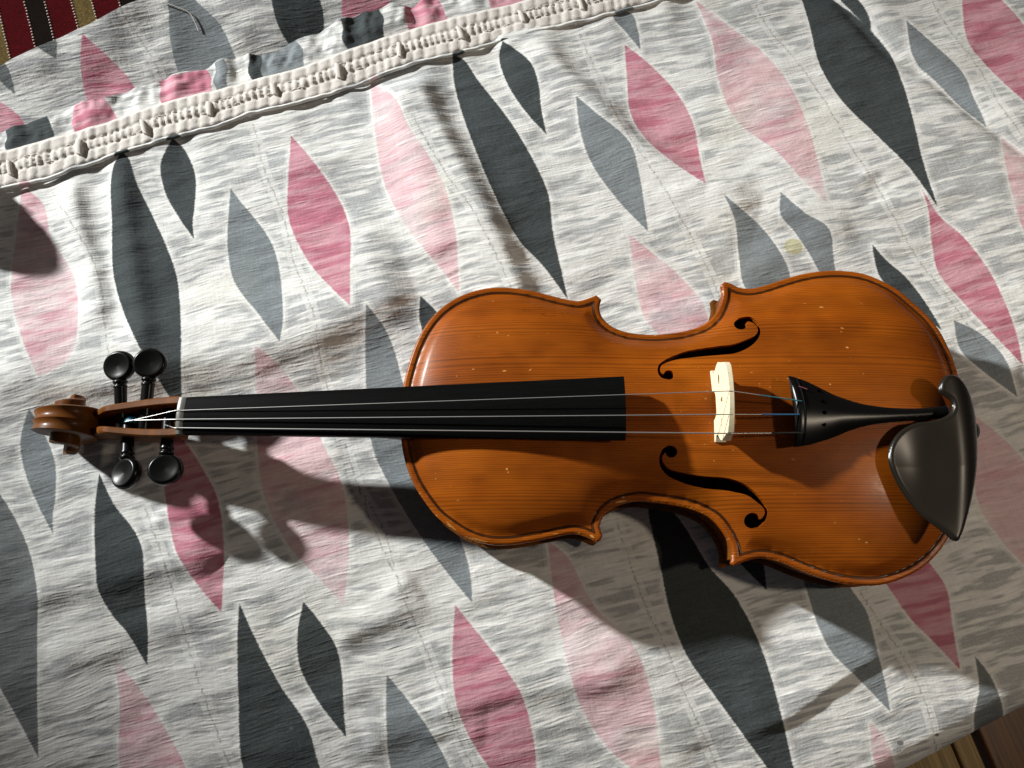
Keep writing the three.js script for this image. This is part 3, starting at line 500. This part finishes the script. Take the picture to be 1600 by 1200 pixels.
const satin = new THREE.MeshPhysicalMaterial({ color: new THREE.Color().setRGB(.014, .0105, .0072), roughness: .33, specularIntensity: .85 });
const steel = new THREE.MeshStandardMaterial({ color: new THREE.Color().setRGB(.58, .57, .54), roughness: .42, metalness: .85 });
const purfleMat = new THREE.MeshPhysicalMaterial({ color: new THREE.Color().setRGB(.055, .017, .004), ...varnish });

const top = obj('top_plate', slab({ sdf: (x, z) => Math.max(bodySdf(x, z), -fSdf(x, z)), top: topY, bot: (x, z) => Math.min(topY(x, z) - .003, YE - .0042 + .0185 * swell(x, z)), box: PB, c: .0007 }), spruceMat, violin);
obj('purfling', slab({ sdf: (x, z) => Math.abs(bodySdf(x, z) + .0045) - .0008, top: (x, z) => topY(x, z) + .00016, box: PB, c: .0005, part: 'top' }), purfleMat, top);
obj('ribs', join([.0032, .0046].map((inset) => slab({ sdf: (x, z) => bodySdf(x, z) + inset, top: () => YE - .0035, bot: () => YB, box: PB, c: .001, part: 'walls', uvBox: [0, .25, 0, .25] }))), mapleMat, violin);
const backY = (x, z) => YB - .0035 - .0125 * arc.at(x, z) * smooth(.004, .03, -bodySdf(x, z)) + round_(Math.max(0, -bodySdf(x, z)), .0016);
obj('back_plate', slab({ sdf: bodySdf, top: (x, z) => YB - .010 * arc.at(x, z) * smooth(.004, .03, -bodySdf(x, z)) - round_(Math.max(0, -bodySdf(x, z)), .0014), bot: backY, box: PB, c: .0016, uvBox: [0, .25, 0, .25] }), mapleMat, violin);

// long axis: u runs from the nut towards the tail, v across (towards the viewer)
const NUT = at(288, 649, .0475), FBE = at(977, 636, .0765), ax = FBE.clone().sub(NUT).setY(0), FBL = ax.length(); ax.normalize();
const av = V3(-ax.z, 0, ax.x);
const A = (u, v, y) => V3(NUT.x + ax.x * u + av.x * v, y, NUT.z + ax.z * u + av.z * v);
const fbTop = (u) => mix(.0490, .0790, u / FBL), fbHalf = (u) => mix(.0119, .0196, u / FBL);
{
  const rings = [];
  for (let k = 0; k <= 24; k++) {
    const u = FBL * k / 24, w = fbHalf(u), R = .046, row = [], yt = fbTop(u), sag = (v) => R - Math.sqrt(R * R - v * v);
    for (let i = 0; i <= 16; i++) { const v = mix(-w, w, i / 16), e = Math.max(0, Math.abs(v) - (w - .0008)); row.push(A(u, v, yt - sag(v) - e * .5)); }
    const yb = yt - sag(w) - .0046; row.push(A(u, w - .0004, yb), A(u, w * .55, yb - .0004 - .002 * smooth(.5, .2, k / 24)), A(u, -w * .55, yb - .0004), A(u, -w + .0004, yb));
    rings.push(row);
  }
  obj('fingerboard', loft(rings, { uvScale: 1, crease: .5 }), boardMat, violin);
  const n = []; for (let k = 0; k <= 5; k++) { const u = -.0046 + k * .0009, row = [], lift = .0009 * Math.sin(Math.PI * clamp(k / 5, .12, .9)); for (let i = 0; i <= 12; i++) { const v = mix(-.0119, .0119, i / 12); row.push(A(u, v, .0486 + lift - (v * v) / .07)); } row.push(A(u, .0119, .0415), A(u, -.0119, .0415)); n.push(row); }
  obj('nut', loft(n, { crease: .7 }), new THREE.MeshPhysicalMaterial({ color: new THREE.Color().setRGB(.2, .19, .17), roughness: .35 }), violin);
  const nk = [], joint = .1395;
  for (let k = 0; k <= 30; k++) {
    const u = mix(-.006, joint + .004, k / 30), w = fbHalf(Math.max(0, u)) - .0002, yt = fbTop(u) - .0062 - .0012 * u / FBL, heel = smooth(joint - .03, joint, u), chin = 1 - smooth(0, .02, u + .004), depth = mix(.0115, .0135, u / joint) + heel * heel * .034 + chin * .004, row = [];
    for (let i = 0; i <= 18; i++) { const q = Math.PI * i / 18; row.push(A(u, Math.cos(q) * w * (1 - heel * .15 * Math.sin(q)), yt - Math.sin(q) * depth)); }
    nk.push(row);
  }
  obj('neck', loft(nk, { uvScale: 4, crease: .8 }), mapleMat, violin);
}
// pegbox and scroll
const scrollC = at(110, 662, .0215), SU = (scrollC.x - NUT.x) * ax.x + (scrollC.z - NUT.z) * ax.z;      // along the axis, negative
const boxEnd = SU + .008, boxTop = (t) => mix(.0470, .0345, t) - .0022 * Math.sin(Math.PI * t) - .018 * smooth(.70, 1, t), boxLow = (t) => mix(.0265, .0035, Math.pow(t, .8)), boxHalf = (t) => mix(.0129, .0076, smooth(0, 1, t)) + .0006 * Math.sin(Math.PI * t);
{
  const parts = [], T = (k) => k / 20, U = (t) => mix(-.0042, boxEnd, t);
  for (const s of [-1, 1]) {
    const rings = []; for (let k = 0; k <= 20; k++) {
      const t = T(k), o = boxHalf(t), i = o - mix(.0050, .0042, t), yt = boxTop(t), yb = boxLow(t), u = U(t), b = .0009;
      const sec = [[i, yb], [o * .86, yb], [o, yb + .004], [o, yt - b], [o - b, yt], [i + b * .6, yt], [i, yt - b * .6]];
      rings.push((s > 0 ? sec : sec.slice().reverse()).map(([v, y]) => A(u, s * v, y)));
    }
    parts.push(loft(rings, { uvScale: 4, crease: .7 }));
  }
  const fl = []; for (let k = 0; k <= 20; k++) { const t = T(k), i = boxHalf(t) - .0035, y = boxLow(t), th = .006; fl.push([A(U(t), -i, y - .0005), A(U(t), i, y - .0005), A(U(t), i, y + th), A(U(t), -i, y + th)]); }
  parts.push(loft(fl, { uvScale: 4, crease: .7 }));
  obj('pegbox', join(parts), mapleMat, violin);

  const rings = [], TURNS = 2.25, N = 220, RAD = [[0, .0246], [.37, .0229], [.62, .0206], [.87, .0180], [1.12, .0150], [1.37, .0118], [1.62, .0096], [1.87, .0078], [2.25, .0062]];
  const SPIRAL = (q) => { for (let i = 1; i < RAD.length; i++) if (q <= RAD[i][0] + 1e-9) return mix(RAD[i - 1][1], RAD[i][1], (q - RAD[i - 1][0]) / (RAD[i][0] - RAD[i - 1][0])); };
  for (let k = 0; k <= N; k++) {
    const t = k / N, q = (312 - 360 * TURNS * t) * Math.PI / 180, turn = TURNS * t;
    const r = SPIRAL(turn), w = turn < .37 ? .0064 : turn < 1 ? mix(.0064, .0112, (turn - .37) / .63) : turn < 1.9 ? mix(.0112, .0166, (turn - 1) / .9) : mix(.0166, .0200, Math.min(1, (turn - 1.9) / .12));
    const row = [], cx = Math.cos(q), cy = Math.sin(q), put = (rad, v) => row.push(A(SU + cx * rad, v, scrollC.y + cy * rad)), b = .0011, deep = turn < 1 ? .0013 : .0004;
    put(.0004, -w); put(r - b * 1.5, -w); put(r - .0002, -w + b * .7);
    for (let i = 1; i < 12; i++) { const f = i / 12 * 2 - 1; put(r - deep * Math.pow(Math.abs(Math.sin(f * Math.PI)), .8), f * (w - b)); }
    put(r - .0002, w - b * .7); put(r - b * 1.5, w); put(.0004, w);
    rings.push(row);
  }
  obj('scroll', loft(rings, { uvScale: 4, crease: .75 }), mapleMat, violin);
}
// pegs: ebony head with dished faces, collar and tapered shank through both cheeks
function peg(px, py, h, boxPx, boxPy, bh, roll, far) {
  const head = at(px, py, h), box = at(boxPx, boxPy, bh), d = box.clone().sub(head).normalize(), L = head.distanceTo(box);
  const shank = [[0, .0078], [.0031, .0078], [.0031, .0085], [.0036, .0092], [.0046, .0100], [.0047, .0112], [.0038, .0120], [.0036, .0126], [.0044, .0132], [.0045, .0142], [.0040, .0150], [.0039, L], [.0034, L + far], [.0028, L + far + .0006], [0, L + far + .0008]].map(([r, y]) => new THREE.Vector2(r, y));
  const g = new THREE.LatheGeometry(shank, 24);
  const rim = []; for (let i = 0; i <= 22; i++) { const q = -Math.PI / 2 + Math.PI * i / 22; rim.push([.0083 + .0022 * Math.cos(q), .0036 * Math.sin(q)]); }
  const prof = [[0, -.0022], [.004, -.0026], [.0066, -.0033], ...rim, [.0066, .0033], [.004, .0026], [0, .0022]].map(([r, y]) => new THREE.Vector2(r, y));
  const disc = new THREE.LatheGeometry(prof, 44); disc.rotateX(Math.PI / 2);                 // faces look along z, the shank along y
  disc.scale(1.06, .97, 1);
  disc.rotateY(roll);
  const all = join([g, disc]); all.applyQuaternion(new THREE.Quaternion().setFromUnitVectors(V3(0, 1, 0), d)); all.translate(head.x, head.y, head.z);
  obj('tuning_peg', all, ebony, violin);
}
peg(187, 572, .030, 189, 634, .0265, .3, .020);
peg(235, 568, .035, 229, 628, .0325, -.1, .021);
peg(198, 740, .031, 200, 678, .0265, -.28, .020);
peg(259, 734, .035, 262, 675, .0325, .15, .021);

// bridge
const BRU = (() => { const p = at(1130, 640, .075); return (p.x - NUT.x) * ax.x + (p.z - NUT.z) * ax.z; })(), bridgeFoot = A(BRU, 0, 0), bridgeV = -.004;
const BRT = .0935;
{
  const base = topY(bridgeFoot.x, bridgeFoot.z), H = BRT - base, s = new THREE.Shape(), y = (k) => k / 30 * H * 1000;
  const half = [[20.8, -1.2], [20.8, .6], [18, 2.4], [17.2, 5], [19.6, 8], [21.4, 10.2], [22.3, 13], [21.2, 16], [20.4, 19], [19.6, 23.2]];
  s.moveTo(-20.8, y(-1.2)); for (const [a, b] of half.slice(1)) s.lineTo(-a, y(b));
  for (let i = 1; i < 14; i++) { const v = mix(-19.6, 19.6, i / 14); s.lineTo(v, y(30 - (v + 2) * (v + 2) / 70)); }
  for (const [a, b] of half.slice().reverse()) s.lineTo(a, y(b));
  s.lineTo(8.5, y(-.4)); s.quadraticCurveTo(8, y(5.5), 4, y(6)); s.lineTo(-4, y(6)); s.quadraticCurveTo(-8, y(5.5), -8.5, y(-.4)); s.closePath();
  const hole = (pts) => { const h = new THREE.Path(); pts.forEach(([a, b], i) => i ? h.lineTo(a, y(b)) : h.moveTo(a, y(b))); s.holes.push(h); };
  hole([[0, 14.5], [-1.6, 16.4], [-1.5, 17.7], [-.6, 18], [0, 17.4], [.6, 18], [1.5, 17.7], [1.6, 16.4]]);
  for (const q of [-1, 1]) hole(Array.from({ length: 14 }, (_, i) => { const a = i / 14 * 6.283; return [q * (12.4 + 3 * Math.cos(a)), 13.4 + 1.2 * Math.sin(a)]; }));
  let g = new THREE.ExtrudeGeometry(s, { depth: 1, bevelEnabled: true, bevelThickness: .12, bevelSize: .25, bevelSegments: 2, curveSegments: 10, steps: 1 });
  const p = g.attributes.position;
  for (let i = 0; i < p.count; i++) { const v = p.getX(i) / 1000 * 1.07, yy = p.getY(i) / 1000, k = p.getZ(i) - .5, q = A(BRU, bridgeV + v, 0), ny = yy < .002 ? Math.min(topY(q.x, q.z) + Math.max(0, yy + .0012) * .8 - base, .004) : yy, f = A(BRU + k * mix(.0055, .0024, ny / H) + ny * .03, bridgeV + v, 0); p.setXYZ(i, f.x, base + ny, f.z); }
  g = creased(g, .12);
  const bt = perPixel(256, 256, (x, y2) => { const t = .9 + .12 * noise(x / 3, y2 / 20, 130) - .12 * smooth(.75, .95, noise(x / 2, y2 / 7, 131)); return [247 * t, 233 * t, 197 * t]; }); bt.repeat.set(.05, .05);
  obj('bridge', g, new THREE.MeshPhysicalMaterial({ map: bt, roughness: .6, specularIntensity: .3 }), violin);
}
// tailpiece
const TPO = [1239, 585, 1256, 591, 1275, 600, 1310, 617, 1345, 630, 1380, 636, 1430, 638, 1482, 634], TPU = [1247, 697, 1258, 696, 1300, 684, 1330, 672, 1360, 664, 1400, 659, 1450, 655, 1484, 652];
const tpTop = (u) => mix(.0800, .0665, clamp((u - TU0) / .09)), onAxis = (p) => [(p.x - NUT.x) * ax.x + (p.z - NUT.z) * ax.z, (p.x - NUT.x) * av.x + (p.z - NUT.z) * av.z];
const tailPt = (x, y) => onAxis(at(x, y, mix(.0775, .064, clamp((x - 1240) / 245))));
const TU0 = tailPt(1242, 640)[0];
{
  const up = curve2(pairs(TPO), 6).map(([x, y]) => tailPt(x, y)), lo = curve2(pairs(TPU), 6).map(([x, y]) => tailPt(x, y)), rings = [];
  const val = (c, u) => { for (let i = 1; i < c.length; i++) if (u <= c[i][0]) return mix(c[i - 1][1], c[i][1], clamp((u - c[i - 1][0]) / (c[i][0] - c[i - 1][0]))); return c[c.length - 1][1]; };
  const u1 = Math.max(up[up.length - 1][0], lo[lo.length - 1][0]);
  for (let k = 0; k <= 70; k++) {
    const f = k / 70, u = mix(TU0, u1, f), a = val(up, u), b = val(lo, u), m = (a + b) / 2, w = (b - a) / 2, row = [], yt = tpTop(u), bulge = mix(.0052, .0034, f) * clamp(w / .012, .45, 1), roundEnd = k === 0 ? .0009 : k === 70 ? .0015 : 0;
    for (let i = 0; i <= 40; i++) { const t = i / 40 * 2 - 1; row.push(A(u + .0022 * (t * t - .4) * (1 - smooth(0, .12, f)) * -1, m + w * t, yt - bulge * t * t - roundEnd)); }
    row.push(A(u, m + w * .94, yt - bulge - .0034), A(u, m, yt - bulge * .2 - .0042), A(u, m - w * .94, yt - bulge - .0034));
    rings.push(row);
  }
  const tp = obj('tailpiece', loft(rings, { crease: .8 }), ebony, violin);
  const fret = []; for (let i = 0; i <= 14; i++) { const t = i / 14 * 2 - 1, u = TU0 + .0048, a = val(up, u), b = val(lo, u); fret.push(A(u - .0022 * (t * t - .4) * .8, mix(a, b, (t * .96 + 1) / 2), tpTop(u) - .0050 * t * t + .0003)); }
  const fm = new THREE.Mesh(tube(fret, .0006, 40, 8), boardMat); fm.name = 'tailpiece_fret'; violin.updateWorldMatrix(true, false); fm.geometry.applyMatrix4(violin.matrixWorld.clone().invert()); tp.add(fm);
  const holeShadeMat = new THREE.MeshPhysicalMaterial({ color: new THREE.Color().setRGB(.001, .001, .001), roughness: 1, specularIntensity: 0 });
  for (const [x, y] of [[1280, 611], [1284, 629], [1286, 646], [1286, 664]]) {                  // black plugs painted as the shade inside key-shaped string holes
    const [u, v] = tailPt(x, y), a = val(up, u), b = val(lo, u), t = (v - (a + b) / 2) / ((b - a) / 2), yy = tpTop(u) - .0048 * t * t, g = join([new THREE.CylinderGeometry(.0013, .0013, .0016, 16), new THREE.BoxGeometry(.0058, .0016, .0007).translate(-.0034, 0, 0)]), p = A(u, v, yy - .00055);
    g.rotateX(-t * .45); g.translate(p.x, p.y, p.z); obj('string_hole_shade', g, holeShadeMat, violin); violin.remove(violin.children[violin.children.length - 1]);
    const m = new THREE.Mesh(g, holeShadeMat); m.name = 'string_hole_shade'; tp.add(m);
  }
  // gut loop, saddle and end button under the chin rest
  const e = A(u1 - .004, .002, 0), sadU = (at(1500, 650, YE).x - NUT.x) * ax.x;
  obj('tail_gut', join([-.004, .004].map((v) => tube([A(u1 - .006, .0035 + v, .0625), A(sadU - .004, .0035 + v, .0535), A(sadU + .004, .0035 + v * .8, .0475), A(sadU + .0075, .0035, .034)], .0009, 24, 8))), ebony, violin);
  obj('saddle', new RoundedBoxGeometry(.006, .007, .034, 3, .0012).translate(A(sadU, .0035, 0).x, .0495, A(sadU, .0035, 0).z), ebony, violin);
  const eb = new THREE.LatheGeometry([[0, 0], [.003, 0], [.0034, .006], [.0062, .008], [.0072, .012], [.005, .016], [0, .017]].map(([r, y]) => new THREE.Vector2(r, y)), 24); eb.rotateZ(-Math.PI / 2); const ep = A(sadU + .002, .0035, .030); eb.translate(ep.x, ep.y, ep.z);
  obj('end_button', eb, ebony, violin);
}
// strings: three left, the thinnest is gone
const S = [
  { r: .00027, nut: [283, 641], bridge: [1134, 611], tail: [1266, 626.5], peg: [196, 659], wind: .03, col: [.05, .30, .36] },
  { r: .00033, nut: [283, 655], bridge: [1136, 646], tail: [1262, 647.5], peg: [198, 657], wind: .026, col: [.03, .16, .34] },
  { r: .00040, nut: [283, 668], bridge: [1137, 673], tail: [1256, 676], peg: [258, 664], wind: .016, col: [.012, .010, .010] },
];
for (const q of S) {
  const [, vb] = onAxis(at(...q.bridge, BRT)), bu = BRU + .0006, n = at(...q.nut, .0500), [nu, nv] = onAxis(n), [tu, tv] = onAxis(at(...q.tail, .0795)), p = at(...q.peg, .0375);
  const yb = topY(bridgeFoot.x, bridgeFoot.z) + (BRT - topY(bridgeFoot.x, bridgeFoot.z)) * (30 - Math.pow((vb - bridgeV) * 1000 + 2, 2) / 70) / 30 + .0004, yn = .0496 - nv * nv / .07 + q.r;
  const B = A(bu, vb, yb), N0 = A(-.0012, nv, yn), N1 = A(-.0045, nv, yn - .0004), T0 = A(tu - .004, tv, tpTop(tu) - .0001 - tv * tv * 2), T1 = A(tu, tv, tpTop(tu) - .0016), lin = (a, b, t) => a.clone().lerp(b, t);
  const W = lin(B, T0, 1 - q.wind / B.distanceTo(T0));
  const main = join([tube([p, lin(p, N1, .5), N1, N0], q.r, 24), tube([N0, lin(N0, B, .5), B], q.r, 60), tube([B, lin(B, W, .5), W], q.r, 20)]);
  const st = obj('string', main, steel, violin);
  const m = new THREE.Mesh(join([tube([W, lin(W, T0, .5), T0, T1], q.r * 1.45, 30)]), new THREE.MeshStandardMaterial({ color: new THREE.Color().setRGB(...q.col), roughness: .55 })); m.name = 'silk_winding';
  m.geometry.applyMatrix4(violin.matrixWorld.clone().invert()); st.add(m);
  const coil = [], [pu, pv] = onAxis(p); for (let i = 0; i < 40; i++) { const a = i / 40 * Math.PI * 7; coil.push(A(pu + Math.cos(a) * .0044, pv - .001 - i * .00006, .0285 + Math.sin(a) * .0044)); }
  const c = new THREE.Mesh(tube(coil, q.r * 1.2, 120, 6), q.r < .0004 ? m.material : steel); c.name = 'string_coil'; c.geometry.applyMatrix4(violin.matrixWorld.clone().invert()); st.add(c);
}
{ const [a, b] = [onAxis(at(1248, 603, .079)), onAxis(at(1262, 607.5, .079))];
  obj('thread_end', tube([A(a[0], a[1], tpTop(a[0]) - a[1] * a[1] * 12 + .001), A(b[0], b[1], tpTop(b[0]) - b[1] * b[1] * 12 + .0006)], .0004, 8, 6), new THREE.MeshStandardMaterial({ color: new THREE.Color().setRGB(.28, .07, .09), roughness: .7 }), violin, 'red leftover of the missing string'); }
// chin rest: a dished cup reaching over the tailpiece end
{
  const CR = [1474, 589, 1467, 600, 1467, 612, 1475, 619, 1484, 626, 1487, 637, 1481, 648, 1462, 656, 1432, 660, 1410, 673, 1396, 694, 1394, 715, 1401, 738, 1420, 772, 1446, 805, 1468, 824, 1480, 834, 1490, 843, 1498, 845, 1504, 836, 1515, 806, 1528, 762, 1536, 718, 1537, 672, 1530, 630, 1515, 602, 1497, 588, 1484, 586];
  const HC = .0755, ol = plan(curve2(pairs([...CR, CR[0], CR[1]]), 6), HC), B2 = [Math.min(...ol.map((p) => p[0])) - .003, Math.max(...ol.map((p) => p[0])) + .003, Math.min(...ol.map((p) => p[1])) - .003, Math.max(...ol.map((p) => p[1])) + .003];
  const sd = new Field(...B2, .0006, (x, z) => polyDist(x, z, ol, true)), ridge = plan(curve2(pairs([1476, 588, 1482, 612, 1488, 650, 1491, 700, 1492, 760, 1494, 845]), 8), HC), bowl = at(1440, 728, HC), bowlR = .0225, ridgeZ = ridge.map(([a, b]) => [b, a]);
  const yTop = (x, z) => {
    const d = Math.max(0, -sd.at(x, z)); const rx = lineZ(ridgeZ, z);
    const east = x - rx, q = ((x - bowl.x) / (bowlR * .92)) ** 2 + ((z - bowl.z) / (bowlR * 1.5)) ** 2;
    return HC + .0035 - .0072 * Math.exp(-q * 1.1) - (east > 0 ? 30 * east * east : 2 * east * east) - round_(d, .0028) * .8 - .05 * Math.max(0, z - bowl.z);
  };
  const fin = (x, z) => yTop(x, z) - mix(.001, .0062, smooth(0, .006, -sd.at(x, z)));
  const feet = [];
  for (const [x, y] of [[1470, 690], [1486, 790]]) { const p = at(x, y, .064), y0 = topY(p.x, p.z) - .0002, y1 = yTop(p.x, p.z) - .004; if (y1 > y0) feet.push(new RoundedBoxGeometry(.012, y1 - y0, .014, 3, .002).translate(p.x, (y0 + y1) / 2, p.z)); }
  const cr = obj('chin_rest', slab({ sdf: (x, z) => sd.at(x, z), top: yTop, bot: fin, box: B2, c: .0006 }), satin, violin);
  obj('chin_rest_foot', join(feet), satin, cr);
  const clamps = []; for (const [x, y] of [[1500, 735], [1500, 775]]) { const p = at(x, y, .06); clamps.push(new THREE.CylinderGeometry(.0026, .0026, .045, 18).translate(p.x, .038, p.z), new THREE.CylinderGeometry(.0036, .0036, .018, 18).translate(p.x, .038, p.z)); }
  obj('chin_rest_clamp', join(clamps), steel, cr);
}
scene.traverse((o) => { if (o.isMesh) { o.castShadow = true; o.receiveShadow = true; } });
renderer.render(scene, camera);
